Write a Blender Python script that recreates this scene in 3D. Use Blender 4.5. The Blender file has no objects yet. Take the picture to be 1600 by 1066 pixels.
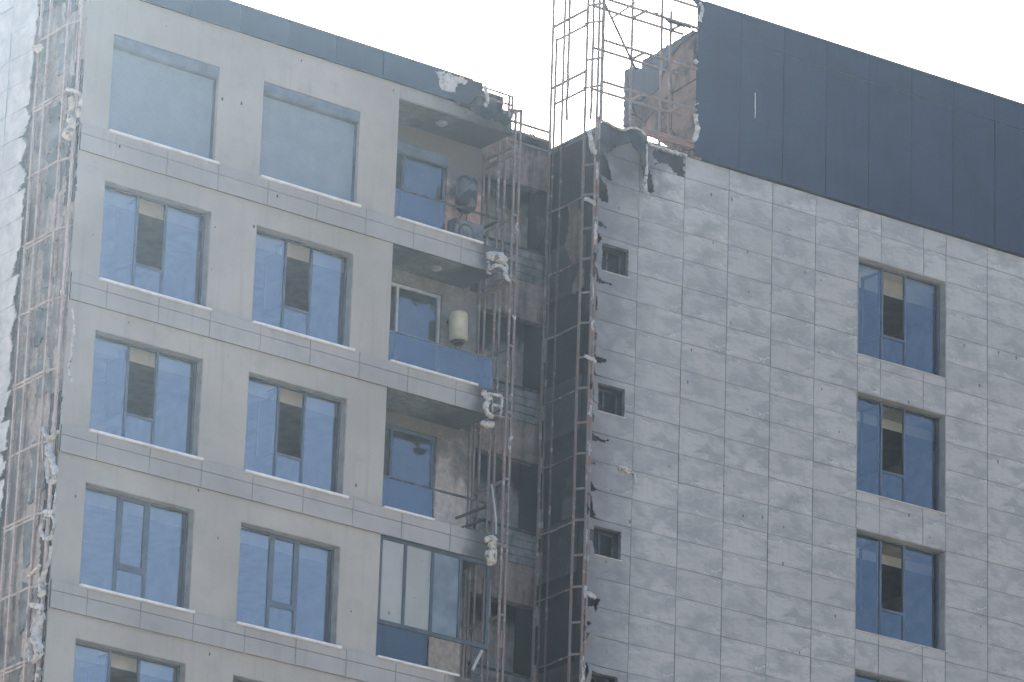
import bpy, math, random
from math import sin, cos, tan, radians, pi
from mathutils import Vector, Matrix, noise as mnoise

random.seed(7)
SC = bpy.context.scene
COL = SC.collection

# ------------------------------------------------------------------ camera
CAM = Vector((-48.1553, -79.2243, 1.6))
FPX = 7726.69                      # focal length in photo pixels (1600 wide)
PITCH, YAW, ROLL = radians(19.8586), radians(36.7594), radians(1.9259)
_f = Vector((sin(YAW)*cos(PITCH), cos(YAW)*cos(PITCH), sin(PITCH)))
_r = Vector((cos(YAW), -sin(YAW), 0)); _u = _r.cross(_f)
RGT = _r*cos(ROLL)+_u*sin(ROLL); UPV = -_r*sin(ROLL)+_u*cos(ROLL); FWD = _f
cam = bpy.data.cameras.new('camera'); cam.sensor_width = 36; cam.lens = FPX/1600*36
cam.clip_start = 0.5; cam.clip_end = 3000
camo = bpy.data.objects.new('camera', cam); COL.objects.link(camo)
camo.matrix_world = Matrix(((RGT.x, UPV.x, -FWD.x, CAM.x), (RGT.y, UPV.y, -FWD.y, CAM.y), (RGT.z, UPV.z, -FWD.z, CAM.z), (0, 0, 0, 1)))
SC.camera = camo

# ------------------------------------------------------------------ sky, sun, exposure
SUN_AZ, SUN_EL = radians(20.5), radians(27.5)      # azimuth from +Y towards +X (sun stands behind the building)
world = bpy.data.worlds.new('World'); SC.world = world; world.use_nodes = True
wn = world.node_tree.nodes; wl = world.node_tree.links
sky = wn.new('ShaderNodeTexSky'); sky.sky_type = 'NISHITA'; sky.sun_disc = False
sky.sun_elevation = SUN_EL; sky.sun_rotation = SUN_AZ; sky.dust_density = 6.0; sky.air_density = 0.85; sky.ozone_density = 1.0
wn['Background'].inputs[1].default_value = 0.12
wl.new(sky.outputs[0], wn['Background'].inputs[0])
sun = bpy.data.lights.new('sun', 'SUN'); sun.energy = 3.0; sun.angle = radians(0.5); sun.color = (1, .96, .91)
suno = bpy.data.objects.new('sun', sun); COL.objects.link(suno)
sd = Vector((sin(SUN_AZ)*cos(SUN_EL), cos(SUN_AZ)*cos(SUN_EL), sin(SUN_EL)))
suno.rotation_euler = sd.to_track_quat('Z', 'Y').to_euler(); suno.location = (0, 0, 90)
SC.view_settings.view_transform = 'Standard'; SC.view_settings.look = 'None'
SC.view_settings.gamma = 1; SC.view_settings.use_curve_mapping = False
SC.view_settings.exposure = 1.6
SC.cycles.use_denoising = True
SC.cycles.max_bounces = 8; SC.cycles.transparent_max_bounces = 12

# ------------------------------------------------------------------ survey helpers: sight lines met with the real planes of the building
def ray(px, py): return FWD+RGT*((px-800)/FPX)-UPV*((py-533)/FPX)
def pA(px, py, y=0.0):                       # plane parallel to the rendered front
    d = ray(px, py); return CAM+d*((y-CAM.y)/d.y)
def pX(px, py, x=0.0):                       # plane parallel to the rendered side wall
    d = ray(px, py); return CAM+d*((x-CAM.x)/d.x)
DB = radians(-2.2123); B0 = Vector((13.5, -.6453, 0)); BU = Vector((cos(DB), sin(DB), 0)); BV = Vector((-sin(DB), cos(DB), 0))
def pB(px, py, v=0.0):                       # (u, v, z) in the stone block's own axes
    d = ray(px, py); P = CAM+d*(((B0-CAM).dot(BV)+v)/d.dot(BV))-B0; return Vector((P.dot(BU), P.dot(BV), P.z))
def pBX(px, py, u=-.8):
    d = ray(px, py); P = CAM+d*(((B0-CAM).dot(BU)+u)/d.dot(BU))-B0; return Vector((P.dot(BU), P.dot(BV), P.z))

# ------------------------------------------------------------------ materials
MATS = {}
class NB:
    def __init__(s, name):
        s.m = bpy.data.materials.new(name); s.m.use_nodes = True; s.t = s.m.node_tree; s.N = s.t.nodes; s.L = s.t.links
        s.b = s.N['Principled BSDF']; MATS[name] = s.m
    def n(s, kind, **kw):
        x = s.N.new(kind)
        for k, v in kw.items(): setattr(x, k, v)
        return x
    def set(s, sock, v):
        if hasattr(v, 'is_linked') or isinstance(v, bpy.types.NodeSocket): s.L.new(v, sock)
        else: sock.default_value = v
    def math(s, op, a, b=None, c=None, clamp=False):
        x = s.n('ShaderNodeMath', operation=op, use_clamp=clamp); s.set(x.inputs[0], a)
        if b is not None: s.set(x.inputs[1], b)
        if c is not None: s.set(x.inputs[2], c)
        return x.outputs[0]
    def vmul(s, v, k):
        x = s.n('ShaderNodeVectorMath', operation='MULTIPLY'); s.set(x.inputs[0], v); x.inputs[1].default_value = k; return x.outputs[0]
    def vadd(s, v, w):
        x = s.n('ShaderNodeVectorMath', operation='ADD'); s.set(x.inputs[0], v); s.set(x.inputs[1], w); return x.outputs[0]
    def pos(s): return s.n('ShaderNodeNewGeometry').outputs['Position']
    def obj(s): return s.n('ShaderNodeTexCoord').outputs['Object']
    def rnd(s): return s.n('ShaderNodeObjectInfo').outputs['Random']
    def sep(s, v):
        x = s.n('ShaderNodeSeparateXYZ'); s.set(x.inputs[0], v); return x.outputs
    def noise(s, v, scale, detail=4, rough=.55, dist=0):
        x = s.n('ShaderNodeTexNoise'); s.set(x.inputs['Vector'], v); x.inputs['Scale'].default_value = scale
        x.inputs['Detail'].default_value = detail; x.inputs['Roughness'].default_value = rough; x.inputs['Distortion'].default_value = dist
        return x.outputs[0]
    def voro(s, v, scale, feature='F1', out=0):
        x = s.n('ShaderNodeTexVoronoi', feature=feature); s.set(x.inputs['Vector'], v); x.inputs['Scale'].default_value = scale; return x.outputs[out]
    def rng(s, v, a, b, c=0., d=1.):
        x = s.n('ShaderNodeMapRange', interpolation_type='SMOOTHSTEP'); s.set(x.inputs[0], v)
        for i, k in enumerate((a, b, c, d)): x.inputs[i+1].default_value = k
        return x.outputs[0]
    def mix(s, f, a, b, mode='MIX'):
        x = s.n('ShaderNodeMix', data_type='RGBA', blend_type=mode); s.set(x.inputs[0], f)
        for i, k in ((6, a), (7, b)):
            if isinstance(k, (tuple, list)): k = (*k[:3], 1)
            s.set(x.inputs[i], k)
        return x.outputs[2]
    def bump(s, h, st=.3, d=.02):
        x = s.n('ShaderNodeBump'); s.set(x.inputs['Height'], h); x.inputs['Strength'].default_value = st; x.inputs['Distance'].default_value = d
        s.L.new(x.outputs[0], s.b.inputs['Normal'])
    def done(s, col, rough=.8, spec=.3, metal=0):
        if isinstance(col, (tuple, list)): col = (*col[:3], 1)
        s.set(s.b.inputs['Base Color'], col); s.set(s.b.inputs['Roughness'], rough)
        s.b.inputs['Specular IOR Level'].default_value = spec; s.b.inputs['Metallic'].default_value = metal
        return s.m

def specks(b, p, scale=2.2, size=.035, dens=.35):
    """dark flecks of burnt debris stuck to a wall: 0/1 mask"""
    xyz = b.sep(p); cb = b.n('ShaderNodeCombineXYZ'); b.set(cb.inputs[0], b.math('MULTIPLY', xyz[0], 1.3)); b.set(cb.inputs[1], b.math('MULTIPLY', xyz[2], .75))
    vo = b.n('ShaderNodeTexVoronoi', voronoi_dimensions='2D'); b.set(vo.inputs['Vector'], cb.outputs[0]); vo.inputs['Scale'].default_value = scale
    d = b.math('ADD', vo.outputs[0], b.math('MULTIPLY', b.noise(p, 30, 2), .06))
    keep = b.math('GREATER_THAN', b.sep(vo.outputs[1])[0], 1-dens)
    sz = b.math('MULTIPLY', b.sep(vo.outputs[1])[1], size)
    return b.math('MULTIPLY', b.math('LESS_THAN', d, b.math('ADD', sz, .03)), keep)

def make_render(name, base, sootx=None, speck=.3):
    b = NB(name); p = b.pos()
    n1 = b.noise(p, .35, 5); n2 = b.noise(p, 2.2, 6); st = b.noise(b.vmul(p, (6, 6, .35)), 1, 4)
    c = b.mix(b.rng(n1, .35, .68), [k*.86 for k in base], [k*1.06 for k in base])
    c = b.mix(b.math('MULTIPLY', b.rng(n2, .5, .72), .32), c, [k*.72 for k in base])
    c = b.mix(b.math('MULTIPLY', b.rng(st, .52, .72), .30), c, [k*.70 for k in base])
    c = b.mix(b.math('MULTIPLY', specks(b, p, 1.6, .055, speck), .85), c, (.06, .06, .065))
    if sootx:
        s = b.sep(p); f = b.rng(b.math('ADD', s[0], b.math('MULTIPLY', b.math('SUBTRACT', b.noise(p, 1.4, 5), .5), 1.5)), *sootx)
        c = b.mix(b.math('MULTIPLY', f, .85), c, (.045, .045, .05))
    b.bump(b.noise(p, 60, 3), .12, .01)
    return b.done(c, .85, .25)
make_render('render_paint', (.50, .462, .405), None, .13)
make_render('band_panel', (.455, .427, .407), (9.55, 10.35), .12)
make_render('beam_paint', (.42, .40, .37), (8.3, 10.2), .3)

def make_sooty(name, clean, soot, lo, hi, scale=.7, streak=.4, amt=.95, zgrad=None, xgrad=None):
    b = NB(name); p = b.pos()
    n = b.noise(p, scale, 6, .6, .4); st = b.noise(b.vmul(p, (5, 5, .5)), 1, 5)
    v = b.math('ADD', b.math('MULTIPLY', n, 1-streak), b.math('MULTIPLY', st, streak))
    if zgrad:                                            # darker towards each ceiling: smoke soot, and painted shade in the recess
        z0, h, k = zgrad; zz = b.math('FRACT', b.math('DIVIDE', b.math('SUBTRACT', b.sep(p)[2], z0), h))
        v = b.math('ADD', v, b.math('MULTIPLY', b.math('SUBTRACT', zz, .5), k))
    if xgrad: v = b.math('ADD', v, b.rng(b.sep(p)[0], xgrad[0], xgrad[1], 0, xgrad[2]))      # and towards the burnt end
    f = b.math('MULTIPLY', b.rng(v, lo, hi), amt)
    fine = b.noise(p, 9, 5)
    c = b.mix(b.rng(fine, .3, .7), [k*.8 for k in clean], [min(1, k*1.12) for k in clean])
    c = b.mix(f, c, soot)
    b.bump(fine, .25, .02)
    return b.done(c, .92, .15)
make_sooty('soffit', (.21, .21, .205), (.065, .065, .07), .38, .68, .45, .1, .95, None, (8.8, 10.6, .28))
make_sooty('balcony_wall', (.66, .57, .49), (.15, .135, .13), .42, .62, .8, .2, .92, (36.1, 3.2, .62))
make_sooty('balcony_wall_pink', (.66, .43, .34), (.19, .17, .16), .44, .64, 1.1, .2, .95, (36.1, 3.2, .85))
make_sooty('balcony_wall_grey', (.34, .31, .295), (.17, .155, .15), .35, .65, .6, .3, .8)
make_sooty('burnt_wall', (.47, .41, .37), (.20, .19, .19), .45, .54, .75, .38, .9)
make_sooty('char_wall', (.22, .17, .15), (.020, .020, .023), .22, .36, .45, .25, 1.0)
make_sooty('notch_beam', (.32, .25, .225), (.085, .07, .07), .38, .64, .8, .45, .85)
make_sooty('notch_inner', (.36, .335, .31), (.018, .019, .023), .34, .54, .5, .2, .98, (36.63, 3.2, .95))  # sooty, with light from below painted as a paler foot and dark top
make_sooty('notch_band', (.24, .24, .245), (.07, .07, .075), .40, .64, 1.2, .35, .9)
make_sooty('char_board', (.10, .095, .10), (.018, .018, .022), .35, .6, 1.0, .3, .95)
make_sooty('char_flap', (.12, .105, .10), (.018, .021, .027), .34, .54, 2.2, .2, .97)
make_sooty('core_board', (.055, .055, .06), (.02, .021, .025), .35, .6, 1.4, .3, .9)

def make_panel(name, base, rough=.42, soot=None):
    b = NB(name); p = b.pos(); n = b.noise(p, .8, 4); f = b.noise(b.vmul(p, (7, 7, .5)), 1, 4)
    c = b.mix(b.rng(n, .3, .7), [k*.85 for k in base], [k*1.12 for k in base])
    c = b.mix(b.math('MULTIPLY', b.rng(f, .55, .8), .25), c, [k*1.5+.01 for k in base])
    c = b.mix(b.math('MULTIPLY', b.math('SUBTRACT', b.rnd(), .5), .25), c, [k*1.6 for k in base])
    if soot: c = b.mix(b.math('MULTIPLY', b.rng(b.math('ADD', b.sep(p)[0], b.math('MULTIPLY', b.noise(p, 2.5, 5), .9)), *soot), .93), c, (.018, .02, .024))
    return b.done(c, b.rng(f, .3, .7, rough-.06, rough+.12), .28)
make_panel('dark_panel', (.011, .025, .064))
make_panel('parapet_panel', (.036, .064, .105), .42, (9.1, 10.1))

def make_crack(name):
    b = NB(name); p = b.pos(); n = b.noise(p, 1.1, 6, .6, .3); fine = b.noise(p, 8, 5)
    c = b.mix(b.rng(n, .40, .60), (.31, .215, .18), (.11, .088, .082))
    c = b.mix(b.rng(fine, .4, .75), c, (.22, .185, .17), 'MIX')
    e = b.voro(b.vadd(b.vmul(p, (.9, .9, .75)), b.vmul(b.n('ShaderNodeCombineXYZ').outputs[0], (1, 1, 1))), 1.05, 'DISTANCE_TO_EDGE')
    e = b.math('ADD', e, b.math('MULTIPLY', b.math('SUBTRACT', fine, .5), .03))
    c = b.mix(b.math('LESS_THAN', e, .012), c, (.05, .045, .045))
    b.bump(fine, .3, .02)
    return b.done(c, .9, .15)
make_crack('cracked_plaster')

def make_stone(name, corner=True):
    b = NB(name); o = b.obj(); r = b.rnd()
    k = b.math('FLOOR', b.math('MULTIPLY', r, 11.0))
    comb = b.n('ShaderNodeCombineXYZ'); b.set(comb.inputs[0], b.math('MULTIPLY', k, 7.31)); b.set(comb.inputs[1], b.math('MULTIPLY', k, 3.7)); b.set(comb.inputs[2], b.math('MULTIPLY', k, 5.13))
    q = b.vadd(o, comb.outputs[0]); s = b.sep(o)
    w = b.noise(b.vmul(q, (1, 1, 1.6)), 1.9, 6, .62, .5); w2 = b.noise(b.vmul(q, (1, 1, 2.8)), 4.5, 7, .68, .4); cl = b.noise(b.vmul(q, (.8, .8, 1.7)), 1.7, 9, .66, .35)
    h = b.math('ADD', b.math('DIVIDE', s[2], .64), b.math('ADD', b.math('MULTIPLY', b.math('SUBTRACT', w, .5), .95), b.math('MULTIPLY', b.math('SUBTRACT', w2, .5), .26)))
    h = b.math('SUBTRACT', h, b.math('MULTIPLY', s[0], .06))
    # ragged bright veins lying along the tile with dark hairlines above them, short pale dashes, soft clouds
    def line(h_, at, w_): return b.math('SUBTRACT', 1, b.rng(b.math('ABSOLUTE', b.math('SUBTRACT', h_, at)), .0, w_))
    patch = b.rng(b.noise(q, 3.0, 4), .46, .58)
    vein = b.math('MULTIPLY', b.math('MAXIMUM', line(h, .12, .045), b.math('MULTIPLY', line(h, .82, .05), .8)), patch)
    dk = b.math('MULTIPLY', b.math('MAXIMUM', line(h, .185, .035), b.math('MULTIPLY', line(h, .885, .04), .8)), patch)
    ds = b.math('ADD', b.math('MULTIPLY', b.math('ADD', s[2], b.math('MULTIPLY', s[0], .17)), 2.2), b.math('MULTIPLY', w2, .30))
    dash = b.math('MULTIPLY', line(b.math('FRACT', b.math('ADD', ds, b.math('MULTIPLY', k, .37))), .5, .045), b.rng(b.noise(b.vmul(q, (1, 1, 1.3)), 3.3, 2), .60, .66))
    wedge = b.math('MULTIPLY', b.rng(b.math('SUBTRACT', .12, h), .0, .03), b.rng(b.noise(q, 2.3, 3), .45, .62))
    c = b.mix(b.rng(cl, .38, .60), (.348, .342, .333), (.545, .530, .500))
    c = b.mix(b.math('MULTIPLY', b.rng(w2, .52, .72), .35), c, (.315, .310, .312))
    vs = b.noise(b.vmul(q, (11, 11, 1.1)), 1, 5, .6); c = b.mix(b.math('MULTIPLY', b.rng(vs, .5, .7), .22), c, (.33, .325, .325))
    c = b.mix(b.math('MULTIPLY', wedge, .45), c, (.56, .535, .51))
    c = b.mix(b.math('MULTIPLY', dk, .55), c, (.22, .215, .215))
    c = b.mix(b.math('MULTIPLY', b.math('MAXIMUM', vein, dash), .68), c, (.72, .69, .65))
    r2 = b.math('FRACT', b.math('MULTIPLY', r, 37.7))
    c = b.mix(b.math('MULTIPLY', r2, .38), c, (.365, .355, .35))
    c = b.mix(b.math('MULTIPLY', b.math('FRACT', b.math('MULTIPLY', r, 91.3)), .16), c, (.56, .53, .50))
    p = b.pos()
    big = b.noise(p, .25, 3); c = b.mix(b.math('MULTIPLY', b.rng(big, .4, .7), .18), c, (.30, .29, .285))
    c = b.mix(b.math('MULTIPLY', specks(b, p, 1.5, .055, .24), .75), c, (.07, .07, .08))
    if corner:                                                      # smoke stain beside the burnt corner
        f = b.rng(b.math('SUBTRACT', b.math('ADD', b.sep(p)[0], b.math('MULTIPLY', b.noise(p, 1.6, 5), 1.6)), .8), 12.4, 14.7, .8, 0)
        c = b.mix(f, c, (.15, .15, .16))
        vm = b.n('ShaderNodeVectorMath', operation='DISTANCE'); b.set(vm.inputs[0], p); vm.inputs[1].default_value = (13.45, -.65, 42.55)
        f2 = b.rng(b.math('ADD', vm.outputs['Value'], b.math('MULTIPLY', b.math('SUBTRACT', b.noise(p, 2.3, 5), .5), 2.0)), .6, 1.8, .9, 0)
        c = b.mix(f2, c, (.10, .092, .09))
    b.bump(b.math('ADD', w2, b.math('MULTIPLY', vein, .5)), .10, .01)
    return b.done(c, b.rng(cl, .3, .7, .42, .6), .4)
make_stone('stone_tile')

def make_white_tile(name):
    b = NB(name); o = b.obj(); p = b.pos(); n = b.noise(o, 2.2, 6, .6, .4); w = b.noise(b.vmul(p, (1, 1, 2)), 5, 5)
    c = b.mix(b.rng(n, .35, .65), (.37, .38, .39), (.50, .50, .50))
    c = b.mix(b.math('MULTIPLY', b.rng(w, .5, .7), .35), c, (.34, .35, .37))
    return b.done(c, .55, .35)
make_white_tile('white_tile')

def make_steel(name, base, rust=(.30, .20, .17)):
    b = NB(name); p = b.pos(); n = b.noise(p, 3.5, 5, .65); f = b.noise(p, 25, 3)
    c = b.mix(b.rng(n, .42, .66), base, rust); c = b.mix(b.math('MULTIPLY', b.rng(f, .5, .75), .5), c, (.12, .10, .10))
    c = b.mix(b.math('MULTIPLY', b.rng(b.noise(p, 5, 4), .56, .68), .55), c, (.50, .475, .46))
    return b.done(c, .8, .3)
make_steel('burnt_steel', (.25, .225, .22))
make_steel('sooted_steel', (.13, .115, .11), (.16, .115, .10))
make_steel('rusty_steel', (.52, .44, .41), (.40, .30, .265))
b = NB('dark_steel'); p = b.pos(); b.done(b.mix(b.rng(b.noise(p, 6, 4), .4, .65), (.05, .055, .06), (.13, .12, .12)), .7, .3)
b = NB('red_steel'); p = b.pos(); b.done(b.mix(b.rng(b.noise(p, 6, 4), .35, .65), (.42, .20, .17), (.30, .21, .19)), .75, .3)

def make_foam(name, base):
    b = NB(name); p = b.pos(); n = b.noise(p, 9, 5, .65); g = b.noise(p, 18, 4)
    c = b.mix(b.rng(n, .42, .64), base, [k*.62 for k in base]); c = b.mix(b.math('MULTIPLY', b.rng(b.noise(p, 5, 5, .6), .56, .66), .8), c, (.12, .105, .10))
    b.bump(g, .5, .03); return b.done(c, .85, .25)
make_foam('melted_foam', (.66, .63, .60)); make_foam('cream_foam', (.72, .68, .57))
def flat(name, col, rough=.6, spec=.3, metal=0, var=.2, sc=3):
    b = NB(name); p = b.pos(); n = b.noise(p, sc, 5)
    return b.done(b.mix(b.rng(n, .3, .7), [k*(1-var) for k in col], [min(1, k*(1+var*.5)) for k in col]), rough, spec, metal)
flat('white_sill', (.87, .86, .84), .5, .4, 0, .12, 5)
flat('frame_metal', (.115, .148, .195), .45, .45)
flat('frame_dark', (.065, .088, .110), .5, .4)
flat('frame_pale', (.62, .63, .63), .5, .4)
flat('shutter_slats', (.275, .325, .37), .55, .35, 0, .06)
flat('shutter_box', (.17, .205, .255), .5, .4)
flat('reveal_paint', (.37, .36, .335), .8, .25)
flat('reveal_sooty', (.16, .155, .15), .85, .2, 0, .4, 4)
flat('reveal_stone', (.34, .335, .315), .7, .3)
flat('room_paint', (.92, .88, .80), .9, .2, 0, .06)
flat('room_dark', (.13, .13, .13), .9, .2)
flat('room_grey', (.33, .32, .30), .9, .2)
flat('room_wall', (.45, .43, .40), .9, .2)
make_render('curtain_film', (.46, .47, .44), None, .9)
flat('dusty_pane', (.19, .235, .27), .35, .5, 0, .3, 2)
flat('heater_white', (.66, .60, .42), .45, .45, 0, .15, 4)
flat('lamp_glass', (.34, .35, .35), .4, .4)
flat('concrete', (.30, .295, .28), .9, .2)
flat('roof_felt', (.12, .12, .12), .95, .1)
flat('board_scrap', (.20, .215, .23), .85, .2, 0, .4, 2.5)
flat('pvc', (.55, .55, .54), .6, .3)
flat('ac_case', (.20, .21, .23), .6, .3, 0, .5, 4)
b = NB('heater_burnt'); o = b.pos(); n = b.noise(o, 2.6, 5, .5); b.done(b.mix(b.rng(n, .48, .58), (.020, .023, .028), (.13, .15, .18)), .45, .4)
b = NB('ground_soil'); p = b.pos(); n = b.noise(p, .08, 6); b.done(b.mix(b.rng(n, .35, .65), (.27, .245, .20), (.35, .32, .27)), .95, .1)

def make_glass(name, refl, tint, refl_amt):
    b = NB(name); N, L = b.N, b.L; N.remove(b.b)
    g = b.n('ShaderNodeBsdfGlossy'); g.inputs['Color'].default_value = (*refl, 1); g.inputs['Roughness'].default_value = .03
    t = b.n('ShaderNodeBsdfTransparent'); t.inputs['Color'].default_value = (*tint, 1)
    fr = b.n('ShaderNodeLayerWeight'); fr.inputs[0].default_value = .25
    nz = b.n('ShaderNodeBump'); nz.inputs['Strength'].default_value = .03; nz.inputs['Distance'].default_value = .02
    b.set(nz.inputs['Height'], b.noise(b.pos(), .9, 2)); L.new(nz.outputs[0], g.inputs['Normal'])
    f = b.math('ADD', b.math('MULTIPLY', fr.outputs[0], .35), refl_amt, clamp=True)
    m = b.n('ShaderNodeMixShader'); b.set(m.inputs[0], f); L.new(t.outputs[0], m.inputs[1]); L.new(g.outputs[0], m.inputs[2])
    L.new(m.outputs[0], N['Material Output'].inputs[0])
make_glass('coated_glass', (.74, .81, .91), (.80, .83, .85), .20)
make_glass('coated_glass_deep', (.58, .70, .86), (.82, .86, .88), .10)
make_glass('lower_glass', (.42, .52, .62), (.25, .30, .34), .13)
make_glass('sooty_glass', (.35, .40, .46), (.35, .37, .38), .03)
make_glass('rail_glass', (.60, .71, .85), (.30, .37, .44), .17)

# ------------------------------------------------------------------ mesh helpers
class MB:
    def __init__(s): s.v = []; s.f = []; s.mi = []; s.cur = 0
    def face(s, idx): s.f.append(idx); s.mi.append(s.cur)
    def box(s, x0, x1, y0, y1, z0, z1, bev=0):
        i = len(s.v)
        if bev <= 0:
            s.v += [(x0, y0, z0), (x1, y0, z0), (x1, y1, z0), (x0, y1, z0), (x0, y0, z1), (x1, y0, z1), (x1, y1, z1), (x0, y1, z1)]
            for q in ((0, 3, 2, 1), (4, 5, 6, 7), (0, 1, 5, 4), (1, 2, 6, 5), (2, 3, 7, 6), (3, 0, 4, 7)): s.face([i+k for k in q])
        else:                                    # arris on the front (low-y) face
            c = bev
            s.v += [(x0+c, y0, z0+c), (x1-c, y0, z0+c), (x1-c, y0, z1-c), (x0+c, y0, z1-c), (x0, y0+c, z0), (x1, y0+c, z0), (x1, y0+c, z1), (x0, y0+c, z1), (x0, y1, z0), (x1, y1, z0), (x1, y1, z1), (x0, y1, z1)]
            s.face([i, i+1, i+2, i+3])
            for a in range(4):
                e = (a+1) % 4; s.face([i+a, i+4+a, i+4+e, i+e]); s.face([i+4+a, i+8+a, i+8+e, i+4+e])
            s.face([i+11, i+10, i+9, i+8])
        return s
    def quad(s, a, b, c, d):
        i = len(s.v); s.v += [tuple(a), tuple(b), tuple(c), tuple(d)]; s.face([i, i+1, i+2, i+3]); return s
    def tube(s, a, b, r=.025, n=6, r2=None):
        a, b = Vector(a), Vector(b); d = (b-a).normalized(); up = Vector((0, 0, 1)) if abs(d.z) < .9 else Vector((1, 0, 0))
        e1 = d.cross(up).normalized(); e2 = d.cross(e1); i = len(s.v); r2 = r if r2 is None else r2
        for P, rr in ((a, r), (b, r2)):
            for k in range(n):
                t = 2*pi*(k+.5)/n; s.v.append(tuple(P+e1*cos(t)*rr+e2*sin(t)*rr))
        for k in range(n): s.face([i+k, i+(k+1) % n, i+n+(k+1) % n, i+n+k])
        s.face([i+k for k in range(n)][::-1]); s.face([i+n+k for k in range(n)]); return s
    def path(s, pts, r=.02, n=6):
        for a, b in zip(pts[:-1], pts[1:]): s.tube(a, b, r, n)
        return s
    def mesh(s, name, mats):
        m = bpy.data.meshes.new(name); m.from_pydata([tuple(v) for v in s.v], [], s.f); m.update()
        if isinstance(mats, str): mats = [mats]
        for k in mats: m.materials.append(MATS[k])
        if len(mats) > 1: m.polygons.foreach_set('material_index', s.mi)
        return m
    def build(s, name, mats, parent=None, smooth=False, loc=None):
        m = s.mesh(name, mats)
        if smooth: m.polygons.foreach_set('use_smooth', [True]*len(m.polygons))
        return link(name, m, parent, loc)
def link(name, data, parent=None, loc=None, rot=None):
    o = bpy.data.objects.new(name, data); COL.objects.link(o)
    if parent: o.parent = parent
    if loc is not None: o.location = loc
    if rot is not None: o.rotation_euler = rot
    return o
def tag(o, label=None, cat=None, group=None, kind=None):
    for k, v in (('label', label), ('category', cat), ('group', group), ('kind', kind)):
        if v: o[k] = v
    return o
def thing(name, label, cat, loc=(0, 0, 0), rz=0, group=None):
    return tag(link(name, None, None, loc, (0, 0, rz)), label, cat, group)

def wall(mb, x0, x1, z0, z1, y0, y1, holes):
    """upright slab with real openings: holes = (x0, x1, z0, z1)"""
    xs = sorted({x0, x1, *[h[0] for h in holes], *[h[1] for h in holes]}); xs = [x for x in xs if x0 <= x <= x1]
    zs = sorted({z0, z1, *[h[2] for h in holes], *[h[3] for h in holes]}); zs = [z for z in zs if z0 <= z <= z1]
    def hole(x, z): return any(h[0] < x < h[1] and h[2] < z < h[3] for h in holes)
    for a, b in zip(xs[:-1], xs[1:]):
        for c, d in zip(zs[:-1], zs[1:]):
            if hole((a+b)/2, (c+d)/2): continue
            mb.quad((a, y0, c), (b, y0, c), (b, y0, d), (a, y0, d)); mb.quad((b, y1, c), (a, y1, c), (a, y1, d), (b, y1, d))
    for h in holes+[(x0, x1, z0, z1)]:
        a, b, c, d = h
        mb.quad((a, y0, c), (a, y0, d), (a, y1, d), (a, y1, c)); mb.quad((b, y0, c), (b, y1, c), (b, y1, d), (b, y0, d))
        mb.quad((a, y0, c), (a, y1, c), (b, y1, c), (b, y0, c)); mb.quad((a, y0, d), (b, y0, d), (b, y1, d), (a, y1, d))
    return mb

def inpoly(x, y, poly):
    c = False; j = len(poly)-1
    for i in range(len(poly)):
        xi, yi = poly[i]; xj, yj = poly[j]
        if (yi > y) != (yj > y) and x < (xj-xi)*(y-yi)/(yj-yi)+xi: c = not c
        j = i
    return c
def nz(*a): return mnoise.noise(Vector((a+(0, 0, 0))[:3]))
def sheet(fmap, a0, a1, b0, b1, cell, keep, th=.02, curl=None, jit=.35):
    """thin ragged sheet; fmap(a, b, c) -> point, c = depth behind the face"""
    na = max(1, round((a1-a0)/cell)); nb = max(1, round((b1-b0)/cell)); mb = MB(); vid = {}
    da = (a1-a0)/na; db = (b1-b0)/nb
    K = [[keep(a0+(i+.5)*da, b0+(j+.5)*db) for j in range(nb)] for i in range(na)]
    def kk(i, j): return 0 <= i < na and 0 <= j < nb and K[i][j]
    def vert(i, j, s):
        key = (i, j, s)
        if key in vid: return vid[key]
        a = a0+i*da; b = b0+j*db
        full = all(kk(i+p, j+q) for p in (-1, 0) for q in (-1, 0))
        edge = i in (0, na) or j in (0, nb)
        if not full and not edge:
            a += jit*da*nz(i*1.7+a0*9, j*2.3, b0)*1.8; b += jit*db*nz(j*1.9, i*2.1+b0*7, a0+5)*1.8
        c = curl(a, b) if curl else 0
        vid[key] = len(mb.v); mb.v.append(tuple(fmap(a, b, c+(th if s else 0)))); return vid[key]
    for i in range(na):
        for j in range(nb):
            if not K[i][j]: continue
            A, B, C, D = (i, j), (i+1, j), (i+1, j+1), (i, j+1)
            mb.face([vert(*A, 0), vert(*B, 0), vert(*C, 0), vert(*D, 0)]); mb.face([vert(*D, 1), vert(*C, 1), vert(*B, 1), vert(*A, 1)])
            for (p, q), (e, f) in (((A, B), (i, j-1)), ((B, C), (i+1, j)), ((C, D), (i, j+1)), ((D, A), (i-1, j))):
                if not kk(e, f): mb.face([vert(*q, 0), vert(*p, 0), vert(*p, 1), vert(*q, 1)])
    return mb

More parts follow.
